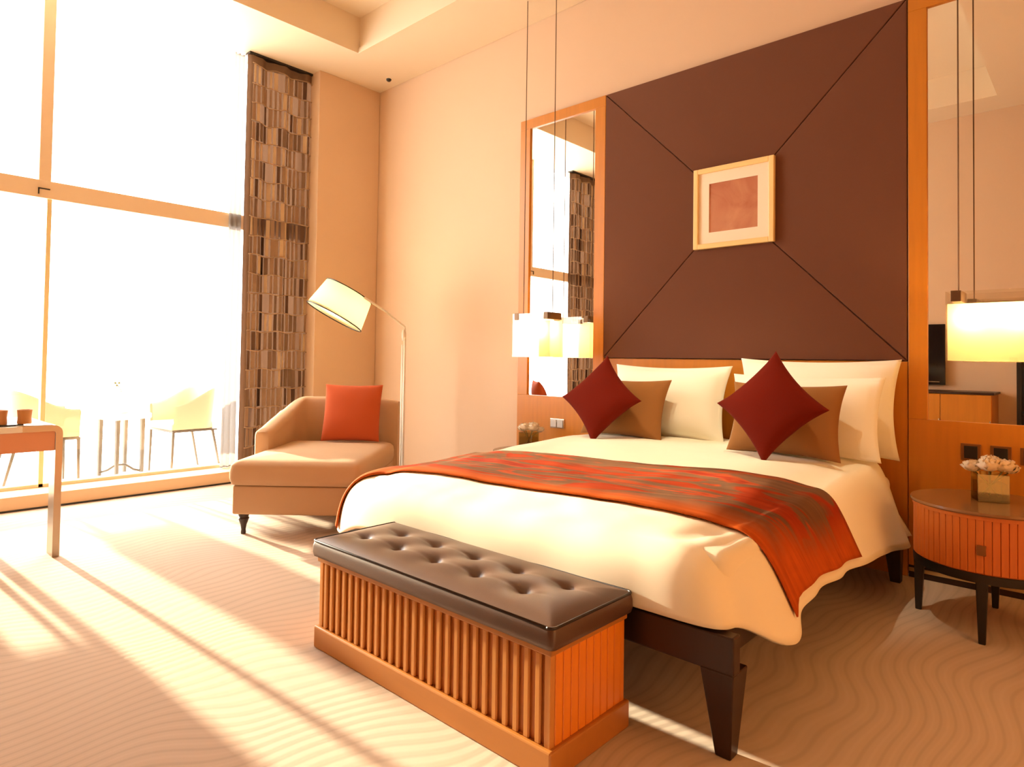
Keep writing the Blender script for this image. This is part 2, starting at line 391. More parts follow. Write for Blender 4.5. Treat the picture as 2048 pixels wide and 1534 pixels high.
# ------------------------------------------------------------------ bed
BX, BY = 4.187, 0
bed = thing('bed', 'double bed on a dark wood frame with tapered legs', 'bed', (BX, BY, 0))
fx = 1.062
bm = box(-.99, fx, -2.392, -2.34, .255, .372, bev=.006); obj('foot_rail', bm, DARK, bed)
for s in (-1, 1): obj('side_rail', box(s*1.0 - (.05 if s > 0 else 0), s*1.0 + (0 if s > 0 else .05), -2.34, -.10, .262, .372, bev=.005), DARK, bed)
obj('slat_base', box(-.95, .95, -2.34, -.10, .30, .372), DARK, bed)
for sx in (-1, 1):
    bm = bmesh.new(); taper(bm, sx*(fx - .055), -2.337, 0, .258, .05, .05, .108, .108, sx*.018, -.020, bev=.003); obj('leg', bm, DARK, bed)
    bm = bmesh.new(); taper(bm, sx*(fx - .055), -.17, 0, .265, .05, .05, .09, .09, sx*.015, 0, bev=.003); obj('leg', bm, DARK, bed)
obj('mattress', box(-1.0, .985, -2.27, -.09, .372, .575, bev=.05, seg=4), WHITE, bed, smooth=True)

# duvet: top sheet whose edge is lofted down to a hem
DV = [  # top edge x, y | hem x, y, z | how boxy the edge rolls over
 (3.22, -.10, 3.10, -.10, .30, .8), (3.21, -.7, 3.08, -.7, .30, .8), (3.20, -1.3, 3.06, -1.3, .29, .8), (3.19, -1.8, 2.95, -1.85, .29, .6), (3.185, -2.06, 2.86, -2.20, .27, .5),
 (3.22, -2.20, 3.08, -2.36, .27, .9), (3.38, -2.27, 3.38, -2.43, .36, 1), (3.9, -2.285, 3.9, -2.437, .385, 1), (4.5, -2.28, 4.5, -2.437, .39, 1), (4.80, -2.265, 4.90, -2.43, .392, 1),
 (4.93, -2.235, 5.170, -2.41, .388, .8), (5.01, -2.17, 5.235, -2.27, .362, .5), (5.045, -2.06, 5.315, -2.085, .278, .3), (5.06, -1.93, 5.295, -1.95, .312, .2), (5.068, -1.8, 5.285, -1.8, .350, .15),
 (5.08, -1.45, 5.285, -1.47, .345, .1), (5.09, -1.1, 5.285, -1.1, .322, .1), (5.095, -.65, 5.285, -.62, .268, .1), (5.09, -.24, 5.285, -.24, .245, .1), (5.05, -.13, 5.1, -.12, .42, .6),
 (4.9, -.07, 4.9, -.05, .5, 1), (4.2, -.07, 4.2, -.05, .5, 1), (3.5, -.07, 3.5, -.05, .5, 1), (3.22, -.10, 3.10, -.10, .30, .8)]
def topz(x, y):
    z = .602 + .075*sstep(-2.1, -.5, y) + .012*sstep(3.2, 3.7, x)*sstep(5.1, 4.7, x)
    z -= .03*sstep(-2.12, -2.30, y)**1.0 + .025*(sstep(4.92, 5.12, x) + sstep(3.38, 3.2, x))
    z += .010*mnoise.noise(Vector((x*2.2, y*3.1, 1.3))) + .004*mnoise.noise(Vector((x*7, y*8, 4)))
    return z
def skirt(p, d, lift=0.):                                     # p along the edge, d 0 at the top edge to 1 at the hem
    bxx, byy, hx_, hy_, hz_, bq = interp(DV, p)
    z0 = topz(bxx, byy); bq = max(0, min(1, bq))
    x1_, x2_, z2_ = lerp(.40, .80, bq), lerp(.52, 1.02, bq), lerp(.42, .35, bq)
    c1, c2, c3 = 3*d*(1 - d)**2, 3*d*d*(1 - d), d**3
    so = c1*x1_ + c2*x2_ + c3; sz = c2*z2_ + c3
    wv = .010*d*math.sin(p*5.1 + 1.2*math.sin(p*1.7)) + .012*d*mnoise.noise(Vector((p*1.3, d*.8, 2)))
    wv *= 1 - .85*bq
    n = Vector((hx_ - bxx, hy_ - byy, 0)); n = n.normalized() if n.length > 1e-4 else Vector((1, 0, 0))
    a = min(1, d*2.2)*PI/2
    q = Vector((lerp(bxx, hx_, so), lerp(byy, hy_, so), lerp(z0, hz_, sz))) + n*(wv + lift*math.sin(a))
    q.z += lift*math.cos(a)
    return q
NP, ND, NR = 300, 22, 30
rows = []
cxx, cyy = 4.16, -1.15
for r in range(NR):                                            # rings on top shrink toward the middle of the bed
    k = (r/NR)**.8; row = []
    for i in range(NP):
        e = interp(DV, i/NP*(len(DV) - 1)); x, y = lerp(cxx, e[0], k), lerp(cyy, e[1], k)
        row.append((x, y, topz(x, y)))
    rows.append(row)
for d in range(ND + 1): rows.append([skirt(i/NP*(len(DV) - 1), d/ND) for i in range(NP)])
bm = grid(rows, close=True)
bmesh.ops.remove_doubles(bm, verts=bm.verts, dist=.0004)
dv = obj('duvet', bm, WHITE, None, smooth=True)
tag(dv, 'thick white duvet draped over the bed', 'duvet')
md = dv.modifiers.new('thickness', 'SOLIDIFY'); md.thickness = .018; md.offset = -1

# runner
def side_p(y, right):
    lo, hi = (12.0, 18.0) if right else (0.0, 5.2)
    for _ in range(40):
        mid = (lo + hi)/2; yy = interp(DV, mid)[1]
        if right: lo, hi = (mid, hi) if yy < y else (lo, mid)
        else: lo, hi = (mid, hi) if yy > y else (lo, mid)
    return (lo + hi)/2
bm = bmesh.new(); uvl = bm.loops.layers.uv.new('UVMap')
NV, NL, NT, NRR = 26, 16, 60, 24
rows, uvs = [], []
for j in range(NV + 1):
    v = j/NV; row = []; uvr = []
    yl = lerp(-2.195, -1.46, v); yr = lerp(-1.985, -1.16, v)
    pl_, pr_ = side_p(yl, False), side_p(yr, True)
    for k in range(NL): 
        d = .96*(1 - k/NL); row.append(skirt(pl_, d, .010)); 
    a = interp(DV, pl_)[:2]; b = interp(DV, pr_)[:2]
    for k in range(NT + 1):
        t = k/NT; x, y = lerp(a[0], b[0], t), lerp(a[1], b[1], t); row.append(Vector((x, y, topz(x, y) + .010)))
    for k in range(1, NRR + 1):
        d = (.90 + .03*v)*k/NRR; row.append(skirt(pr_, d, .010))
    L = 0; 
    for i, q in enumerate(row):
        if i: L += (q - row[i - 1]).length
        uvr.append((L, v*.8))
    rows.append(row); uvs.append(uvr)
V = [[bm.verts.new(q) for q in r] for r in rows]
for j in range(NV):
    for i in range(len(V[0]) - 1):
        f = bm.faces.new((V[j][i], V[j][i + 1], V[j + 1][i + 1], V[j + 1][i]))
        for lp, (jj, ii) in zip(f.loops, ((j, i), (j, i + 1), (j + 1, i + 1), (j + 1, i))): lp[uvl].uv = uvs[jj][ii]
rn = obj('bed_runner', bm, RUNNER, None, smooth=True)
tag(rn, 'orange, red and olive abstract bed runner across the foot of the duvet', 'bed runner')
md = rn.modifiers.new('thickness', 'SOLIDIFY'); md.thickness = .006; md.offset = 1

# under sheet corner showing at the head
rows = []
for i in range(14):
    t = i/13
    y = lerp(-.40, -.10, t); row = []
    for k in range(10):
        u = k/9; row.append((4.98 + .29*u + .012*u*math.sin(t*6) - .03*u*(1 - t), y + .03*u*t, lerp(.60, .265 - .02*t, u**1.5)))
    rows.append(row)
sh = obj('under_sheet', grid(rows), PILLOWW, bed, smooth=True); sh.location = (-BX, -BY, 0)
md = sh.modifiers.new('thickness', 'SOLIDIFY'); md.thickness = .006

def pillow_bm(w, h, t, flange=0., pinch=.06, seed=0, n=30, corner=.03):
    bm = bmesh.new(); sides = []
    for s in (-1, 1):
        rows = []
        for j in range(n + 1):
            row = []
            for i in range(n + 1):
                u, v = 2*i/n - 1, 2*j/n - 1
                x = u*w/2*(1 - pinch*(1 - v*v)**1.0*abs(u)**3); z = v*h/2*(1 - pinch*(1 - u*u)*abs(v)**3)
                fu, fv = min(1, abs(u)/(1 - flange)), min(1, abs(v)/(1 - flange*w/h))
                y = t/2*max(0, (1 - fu**2.6))**.62*max(0, (1 - fv**2.6))**.62
                y *= 1 + .10*mnoise.noise(Vector((u*1.6 + seed, v*1.6, seed*.7 + s)))
                z += .008*mnoise.noise(Vector((u*2.5, v*2.5, seed + 3)))*(1 - abs(v))
                row.append((x, s*(y + .003), z + h/2))
            rows.append(row)
        sides.append(rows)
    for rows in sides: grid(rows, bm)
    bmesh.ops.remove_doubles(bm, verts=bm.verts, dist=.0001)
    # close the rim between the two sheets
    be = [e for e in bm.edges if e.is_boundary]
    if be: bmesh.ops.bridge_loops(bm, edges=be)
    return bm
def pillow(name, label, cat, group, mat, w, h, t, loc, tilt, rz=0., spin=0., **k):
    bm = pillow_bm(w, h, t, **k)
    if spin:
        bmesh.ops.translate(bm, verts=bm.verts, vec=(0, 0, -h/2)); bmesh.ops.rotate(bm, verts=bm.verts, cent=(0, 0, 0), matrix=Matrix.Rotation(spin, 3, 'Y'))
        zz = min(v.co.z for v in bm.verts); bmesh.ops.translate(bm, verts=bm.verts, vec=(0, 0, -zz))
    o = obj(name, bm, mat, None, smooth=True)
    o.rotation_euler = (-tilt, 0, rz); o.location = loc
    return tag(o, label, cat, group)
R = math.radians
gw, gt, gr = 'white sleeping pillows', 'caramel cushions on the bed', 'brick red cushions on the bed'
pillow('pillow', 'white pillow standing behind the far caramel cushion, toward the window', 'pillow', gw, PILLOWW, .90, .53, .20, (3.80, -.27, .665), R(14), R(1), flange=.05, seed=1, pinch=.09)
pillow('pillow', 'white pillow rearmost on the nightstand side, against the headboard', 'pillow', gw, PILLOWW, .93, .57, .16, (4.760, -.155, .665), R(5), R(0), flange=.05, seed=2, pinch=.08)
pillow('pillow', 'white pillow directly behind the near caramel cushion on the nightstand side', 'pillow', gw, PILLOWW, .86, .47, .15, (4.755, -.385, .672), R(12), R(0), flange=.05, seed=3, pinch=.07)
pillow('cushion', 'caramel brown cushion behind the red one farther from the nightstand', 'cushion', gt, TANC, .66, .42, .17, (3.60, -.50, .68), R(18), R(-1), seed=4, pinch=.09)
pillow('cushion', 'caramel brown cushion behind the red one nearer the nightstand', 'cushion', gt, TANC, .64, .42, .17, (4.725, -.59, .68), R(14), R(-2), seed=5, pinch=.09)
pillow('cushion', 'brick red square cushion on its corner, farther from the nightstand', 'cushion', gr, RED, .44, .44, .15, (3.54, -.73, .648), R(18), R(4), spin=R(45), seed=6, pinch=.13)
pillow('cushion', 'brick red square cushion on its corner, nearer the nightstand', 'cushion', gr, RED, .44, .44, .15, (4.725, -.83, .665), R(14), R(-4), spin=R(45), seed=7, pinch=.13)

# ------------------------------------------------------------------ bench at the foot of the bed
bn = thing('storage_bench', 'orange ribbed wood storage bench with tufted brown leather top at the bed foot', 'bench', (3.665, -2.83, 0))
L, D = 1.235, .385
obj('plinth', box(-.015, L + .015, -.015, D + .012, 0, .088, bev=.006), PLINTH, bn)
obj('carcass', box(.012, L - .012, .010, D, .085, .365), WOODS[0], bn)
obj('top_moulding', box(-.008, L + .008, -.008, D + .006, .352, .376, bev=.004), PLINTH, bn)
for x0, x1 in ((0, .022), (L - .022, L)): obj('corner_post', box(x0, x1, 0, .022, .086, .354, bev=.002), WOODS[1], bn)
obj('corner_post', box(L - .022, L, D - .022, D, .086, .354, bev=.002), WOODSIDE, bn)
ns = 27; pw = (L - .048)/ns
me = None
for i in range(ns):
    w = pw*.50
    if me is None:
        bm = box(0, w, 0, .013, 0, .266, bev=.004, seg=1)
        o = obj('front_slat', bm, WOODS[1], bn); me = o.data
    else: o = obj('front_slat', me, None, bn)
    o.location = (.024 + i*pw + pw*.22, -.002, .087)
ns = 9; pw = (D - .044)/ns; me = None
for i in range(ns):
    if me is None:
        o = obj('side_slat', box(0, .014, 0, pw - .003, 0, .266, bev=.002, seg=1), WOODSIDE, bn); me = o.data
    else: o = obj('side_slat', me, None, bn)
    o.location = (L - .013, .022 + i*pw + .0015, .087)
# leather pad
tufts = [(.15 + i*.225, .255) for i in range(5)] + [(.245 + i*.225 - .10, .135) for i in range(5)]
tufts = [(.20 + i*.222, .27) for i in range(5)] + [(.10 + i*.222 + .02, .14) for i in range(5)]
x0, x1, y0, y1, zb, zt = -.02, L + .02, -.02, D + .012, .374, .440
def pad(u, v):
    x, y = lerp(x0, x1, u), lerp(y0, y1, v)
    e = min(x - x0, x1 - x, y - y0, y1 - y)
    z = zt + .024*(1 - math.exp(-e/.07))
    f = 0
    for tx, ty in tufts:
        dx, dy = x - tx, y - ty; r = math.hypot(dx, dy)
        f += .024*math.exp(-(r/.022)**1.2) + .010*math.exp(-(r/.07)**2)
        f += .006*math.exp(-(dy/.010)**2)*math.exp(-((dx)/.075)**2)
    return Vector((x, y, z - min(f, .036)))
nu, nv = 150, 54
rows = [[pad(i/nu, j/nv) for i in range(nu + 1)] for j in range(nv + 1)]
bm = grid(rows)
obj('seat_pad', bm, LEATHER, bn, smooth=True)
# the pad's border, bulging a little
def rect_loop(x0, x1, y0, y1, r, n=6):
    pts = []
    for cx, cy, a0 in ((x1 - r, y0 + r, -90), (x1 - r, y1 - r, 0), (x0 + r, y1 - r, 90), (x0 + r, y0 + r, 180)):
        for k in range(n + 1):
            a = math.radians(a0 + 90*k/n); pts.append((cx + r*math.cos(a), cy + r*math.sin(a)))
    return pts
rows = []
for z, o in ((zb, -.004), (zb + .004, .004), (zb + .02, .008), (zb + .045, .007), (zt - .004, .003), (zt, .0), (zt + .001, -.012)):
    rows.append([(x, y, z) for x, y in rect_loop(x0 - o, x1 + o, y0 - o, y1 + o, .02)])
bm = grid(rows, close=True); obj('pad_border', bm, LEATHER, bn, smooth=True)
lp = rect_loop(x0 - .002, x1 + .002, y0 - .002, y1 + .002, .02); lp.append(lp[0])
obj('piping', tube([(x, y, zt) for x, y in lp], .0045, 6), PIPE, bn, smooth=True)
me = None
for tx, ty in tufts:
    z = min(pad((tx - x0)/(x1 - x0), (ty - y0)/(y1 - y0)).z + .001, 1)
    if me is None: o = obj('tuft_button', lathe([(0, .004), (.006, .003), (.009, 0), (.008, -.003)], 12), LEATHER, bn, smooth=True); me = o.data
    else: o = obj('tuft_button', me, None, bn)
    o.location = (tx, ty, z)

# ------------------------------------------------------------------ nightstands
def nightstand(label, loc):
    t = thing('nightstand', label, 'nightstand', loc, 0, 'round nightstands beside the bed')
    r = .30
    obj('table_top', lathe([(0, .552), (r + .010, .552), (r + .014, .558), (r + .012, .568), (0, .570)], 64), TOPGL, t, smooth=30)
    obj('rim', lathe([(r - .01, .535), (r + .004, .535), (r + .004, .552), (r - .01, .552)], 64), NSWOOD, t, smooth=30)
    obj('drum', lathe([(0, .30), (r - .008, .30), (r - .008, .54), (0, .54)], 64), NSWOOD, t, smooth=30)
    n = 64; me = None
    for i in range(n):
        a = 2*PI*i/n
        if me is None: o = obj('slat', box(-.006, .006, -.0138, .0138, 0, .232, bev=.002, seg=1), NSWOOD, t); me = o.data
        else: o = obj('slat', me, None, t)
        o.location = ((r - .006)*math.cos(a), (r - .006)*math.sin(a), .304); o.rotation_euler = (0, 0, a)
    pl_ = obj('drawer_pull', box(-.017, .017, -.005, .005, -.022, .022, bev=.002), bpy.data.materials['bronze_plate'], t); a = -PI/2 + .02
    pl_.location = ((r + .003)*math.cos(a), (r + .003)*math.sin(a), .405); pl_.rotation_euler = (0, 0, .02)
    obj('base_ring', lathe([(r - .05, .262), (r, .262), (r + .002, .300), (r - .05, .300)], 64), BLACKW, t, smooth=30)
    for k in range(4):
        a = k*PI/2 + .02; bm = bmesh.new()
        taper(bm, 0, 0, 0, .268, .026, .026, .044, .044, .004, 0, bev=.003)
        o = obj('leg', bm, BLACKW, t); o.location = ((r - .022)*math.cos(a), (r - .022)*math.sin(a), 0); o.rotation_euler = (0, 0, a)
    return t
nightstand('round orange slatted nightstand on black legs under the near flower vase', (5.668, -.54, 0))
nightstand('round slatted nightstand mostly hidden behind the bed, toward the window', (2.69, -.36, 0)).scale = (1, 1, .84)

def blossom(bm, c, r, seed):
    rnd = random.Random(seed)
    for ring, (n, tilt, rr) in enumerate(((6, 1.25, 1.0), (7, .95, .92), (7, .6, .78), (5, .3, .6))):
        for k in range(n):
            a = 2*PI*(k + .5*ring)/n + rnd.uniform(-.2, .2); tl = tilt + rnd.uniform(-.12, .12)
            rows = []
            for i in range(5):
                s = i/4; row = []
                for j in range(5):
                    q = j/4*2 - 1
                    wd = .55*math.sin(PI*(.12 + .80*s))*r*rr
                    x = r*rr*(.12 + s*math.sin(tl)*(1 - .22*s)); z = r*rr*(s*math.cos(tl)*1.0 + .22*s*s - .05) + .10*r*q*q*s
                    y = q*wd; x -= .20*r*q*q*s
                    row.append((c[0] + x*math.cos(a) - y*math.sin(a), c[1] + x*math.sin(a) + y*math.cos(a), c[2] + z))
                rows.append(row)
            grid(rows, bm)
    return bm
def vase(label, blabel, loc, rz):
    s, hh = .062, .128
    t = thing('glass_vase', label, 'vase', loc, rz, 'square glass vases on the nightstands')
    bm = bmesh.new()
    for a in ((-s, s, -s, -s + .006), (-s, s, s - .006, s), (-s, -s + .006, -s + .006, s - .006), (s - .006, s, -s + .006, s - .006)): bx(bm, a[0], a[1], a[2], a[3], 0, hh, bev=.0015, seg=1)
    bx(bm, -s, s, -s, s, 0, .014, bev=.0015, seg=1)
    obj('glass', bm, VASEG, t)
    obj('water', box(-s + .007, s - .007, -s + .007, s - .007, .015, .085), WATER, t)
    b = thing('flower_bunch', blabel, 'flowers', (loc[0], loc[1], loc[2] + .015), rz, 'peach flower bunches in vases')
    for i, (x, y, z, r) in enumerate(((-.066, .012, .118, .058), (-.012, -.038, .13, .066), (.052, -.02, .128, .064), (.015, .045, .135, .064), (.088, .03, .115, .05))):
        obj('blossom', blossom(bmesh.new(), (x, y, z), r, i + 3), PETAL, b, smooth=True)
        obj('stem', tube([(x*.9, y*.9, z), (x*.35, y*.35, .08), (-x*.5, -y*.5, .006)], .0035, 6), LEAFG, b, smooth=True)
    return t
vase('square clear glass vase with water on the near nightstand', 'peach peony bunch in the vase on the near nightstand', (5.668, -.50, .570), R(20))
vase('square glass vase on the far nightstand behind the bed edge', 'pale peony bunch in the vase on the far nightstand', (2.56, -.25, .480), R(10))

# ------------------------------------------------------------------ pendants
def pendant(label, xc, yc):
    t = thing('pendant_lamp', label, 'pendant lamp', (xc, yc, 1.225), 0, 'glass box pendant lamps over the nightstands')
    w, d, z0, z1 = .20, .085, 0., .355
    bm = bmesh.new()
    for a in ((-w, w, -d, -d + .004), (-w, w, d - .004, d), (-w, -w + .004, -d + .004, d - .004), (w - .004, w, -d + .004, d - .004)): bx(bm, a[0], a[1], a[2], a[3], z0, z1)
    obj('outer_glass', bm, CLEARG, t)
    k = .008; bm = bmesh.new()
    rows = [[(x, y, z) for x, y in ((-w + k, -d + k), (w - k, -d + k), (w - k, d - k), (-w + k, d - k))] for z in (z0 + .004, z0 + .292)]
    grid(rows, bm, close=True); bm.faces.new([v for v in bm.verts if v.co.z < z0 + .01])
    obj('frosted_shade', bm, FROST, t)
    for x in (-.155, .155):
        obj('clip', box(x - .022, x + .022, -d - .003, d + .003, z1 - .052, z1 + .004, bev=.002), BRONZE, t)
        obj('cable', tube([(x, 0, z1), (x, 0, ZC - 1.225)], .0035, 8), BRONZE, t)
    for x in (-.10, .10):
        obj('bulb', lathe([(0, .19), (.022, .197), (.034, .22), (.030, .25), (.016, .27), (.014, .296), (0, .296)], 16), BULB, t, smooth=True)
        ld = bpy.data.lights.new('pendant_bulb', 'POINT'); ld.energy = 4.5; ld.color = (1, .68, .30); ld.shadow_soft_size = .03
        lo = bpy.data.objects.new('pendant_bulb', ld); COL.objects.link(lo); lo.parent = t; lo.location = (x, -.045, .225)
    return t
pendant('glass box pendant lamp hanging before the mirror toward the window', 2.665, -.28)
pendant('glass box pendant lamp hanging over the near flower vase', 5.672, -.28)

# ------------------------------------------------------------------ unseen downlights, added to brighten the pillows and duvet
for k, (x, lab) in enumerate(((3.88, 'added ceiling downlight brightening the window side of the bed'), (4.42, 'added ceiling downlight brightening the nightstand side of the bed'))):
    t = thing('added_downlight', lab, 'ceiling light', (x, -1.95, ZU), 0, 'added downlights over the bed')
    obj('ring', lathe([(.040, -.002), (.055, -.006), (.058, 0), (.040, 0)], 24), WHITEP, t, smooth=40)
    obj('lens', lathe([(0, -.002), (.040, -.002)], 24), BULB, t)
    ld = bpy.data.lights.new('bed_fill_beam', 'SPOT'); ld.energy = 150; ld.color = (1, .86, .58); ld.shadow_soft_size = .05
    ld.spot_size = R(31); ld.spot_blend = .5
    lo = bpy.data.objects.new('bed_fill_beam', ld); COL.objects.link(lo); lo.parent = t; lo.location = (0, 0, -.03)
    lo.rotation_euler = Vector((0, 1.25, -3.75)).to_track_quat('-Z', 'Y').to_euler()

# ------------------------------------------------------------------ chaise
CH = Vector((1.765, -2.37, 0)); A = R(41.5)
ch = thing('chaise_longue', 'peach upholstered chaise longue with one arm in the window corner', 'chaise longue', CH, A)
W_, SL = .85, 1.16
def soft(x0, x1, y0, y1, z0, z1, r=.03, seg=3): return box(x0, x1, y0, y1, z0, z1, bev=r, seg=seg)
obj('base', soft(.012, W_, .012, 1.36, .14, .335, .014), PEACH, ch, smooth=True)
# seat pad with a crown
rows = []; x0, x1, y0, y1 = -.004, W_ + .012, -.006, SL
for z, o in ((.337, -.012), (.342, .0), (.38, .010), (.43, .010), (.468, .004), (.488, -.014), (.498, -.04)):
    rows.append([(x, y, z) for x, y in rect_loop(x0 - o, x1 + o, y0 - o, y1 + o, .05, 8)])
n0 = rows[-1]; c = Vector((W_/2, SL/2))
for k in range(1, 9):
    q = k/8; rows.append([(lerp(x, c.x, q), lerp(y, c.y, q), .498 + .020*math.sin(q*PI/2)) for x, y, _ in n0])
bm = grid(rows, close=True); bmesh.ops.remove_doubles(bm, verts=bm.verts, dist=.0005)
obj('seat_pad', bm, PEACH, ch, smooth=True)
# arm and back in one swept wall
path = []
for y in (.57, .59, .66, .74, .84, .94, 1.04): path.append((-.022, y))
for k in range(1, 9):
    a = PI - k/8*PI/2; path.append((.128 + .15*math.cos(a), 1.06 + .20*math.sin(a) ))
for x in (.2, .3, .42, .54, .66, .76, .84, .88): path.append((x, 1.265))
def arm_h(i):
    x, y = path[i]
    if x < -.0215: return .635 + .10*sstep(.5, 1.05, y) + .02*sstep(.94, 1.06, y)
    k = min(1, (i - 6)/6); return lerp(.755, .86, sstep(0, 1, k)) if x < .7 else .86 - .02*sstep(.7, .86, x)
rows = []; pv = [Vector((x, y, 0)) for x, y in path]
for i, p in enumerate(pv):
    t = (pv[min(i + 1, len(pv) - 1)] - pv[max(i - 1, 0)]).normalized(); nrm = Vector((-t.y, t.x, 0)); hgt = arm_h(i); th = .062
    e = 1 if 0 < i < len(pv) - 1 else .8
    row = []
    for o, z in ((-1, .15), (-1, .3), (-1, .5), (-1, hgt - .05), (-.93, hgt - .022), (-.72, hgt - .006), (-.35, hgt), (.35, hgt), (.72, hgt - .006), (.93, hgt - .022), (1, hgt - .05), (1, .5), (1, .3), (1, .15)):
        row.append(p + nrm*o*th*e + Vector((0, 0, z - (.012 if e < 1 and z > .55 else 0))))
    rows.append(row)
bm = grid(rows); bm.verts.ensure_lookup_table(); n = len(rows[0])
bm.faces.new(bm.verts[:n]); bm.faces.new(bm.verts[-n:])
obj('backrest', bm, PEACH, ch, smooth=50)
leg_me = None
for x, y in ((.07, .07), (W_ - .08, .07), (.07, 1.25), (W_ - .08, 1.25)):
    if leg_me is None:
        o = obj('leg', lathe([(0, 0), (.016, 0), (.017, .012), (.015, .03), (.020, .06), (.030, .09), (.036, .105), (.030, .115), (.034, .125), (.038, .145), (0, .145)], 16), DARK, ch, smooth=40); leg_me = o.data
    else: o = obj('leg', leg_me, None, ch)
    o.location = (x, y, 0)
cu = obj('cushion', pillow_bm(.48, .475, .15, pinch=.045, seed=9), CORAL, None, smooth=True)
e1, e2 = Vector((math.cos(A), math.sin(A), 0)), Vector((-math.sin(A), math.cos(A), 0))
cu.location = CH + e1*.53 + e2*1.00 + Vector((0, 0, .513)); cu.rotation_euler = (R(-14), 0, A)
tag(cu, 'coral orange square cushion leaning on the peach chaise back', 'cushion')

# ------------------------------------------------------------------ floor lamp
lp_ = Vector((1.16, -.47, 0))
fl = thing('floor_lamp', 'white floor lamp with tilted drum shade behind the chaise', 'floor lamp', lp_)
obj('base', lathe([(0, 0), (.15, 0), (.15, .015), (.14, .024), (.02, .03), (.018, .05), (0, .05)], 40), STEEL, fl, smooth=40)
obj('pole', tube([(-.016, 0, .03), (-.016, 0, 1.33)], .013, 12), WHITEP, fl, smooth=True)
obj('pole', tube([(.016, 0, .03), (.016, 0, 1.40)], .012, 12), WHITEP, fl, smooth=True)
obj('joint', lathe([(0, 1.36), (.016, 1.37), (.022, 1.40), (.022, 1.44), (.014, 1.47), (0, 1.475)], 16), WHITEP, fl, smooth=True)
rv, uvv, fv = Vector((_r.x, _r.y, 0)), Vector((0, 0, 1)), Vector((_f.x, _f.y, 0))
# shade: centre from the lamp's own arm reach, axis leaning away from the pole
sc = rv*(-.545) - fv*.20 + Vector((0, 0, 1.692))
ax = (rv*.44 + uvv*.87 + fv*.17).normalized()
q = Vector((0, 0, 1)).rotation_difference(ax).to_matrix()
def shade_pt(r, z, a): return sc + q @ Vector((r*math.cos(a), r*math.sin(a), z))
hh = .135; r0, r1 = .272, .228
obj('shade', grid([[shade_pt(lerp(r0, r1, k/6), lerp(-hh, hh, k/6), 2*PI*i/48) for i in range(48)] for k in range(7)], close=True), SHADE, fl, smooth=True)
for r, z in ((r0, -hh), (r1, hh)):
    obj('shade_trim', tube([shade_pt(r + .001, z, 2*PI*i/48) for i in range(49)], .0055, 6), BLACK, fl, smooth=True)
obj('diffuser', grid([[shade_pt(rr_, -hh + .02, 2*PI*i/48) for i in range(48)] for rr_ in (.005, .14, .265)], close=True), SHADE, fl, smooth=True)
tp = shade_pt(.226, hh - .004, R(8)); tc_ = sc + ax*hh
obj('arm', tube([(.016, 0, 1.47), (.014, -.004, 1.50), tuple(lerp(Vector((.016, 0, 1.5)), tp, .5) + Vector((0, 0, .012))), tuple(tp), tuple(lerp(tp, tc_, .5) + ax*.008), tuple(tc_)], .010, 10), WHITEP, fl, smooth=True)
obj('spider', tube([shade_pt(.226, hh - .004, R(98)), tuple(tc_), shade_pt(.226, hh - .004, R(278))], .004, 6), STEEL, fl)
obj('bulb', lathe([(0, -.05), (.022, -.04), (.032, -.01), (.02, .03), (.012, .06), (0, .06)], 16), BULB, fl, smooth=True).location = sc
ld = bpy.data.lights.new('floor_lamp_bulb', 'POINT'); ld.energy = 7; ld.color = (1, .80, .45); ld.shadow_soft_size = .05
lo = bpy.data.objects.new('floor_lamp_bulb', ld); COL.objects.link(lo); lo.parent = fl; lo.location = sc - ax*.06

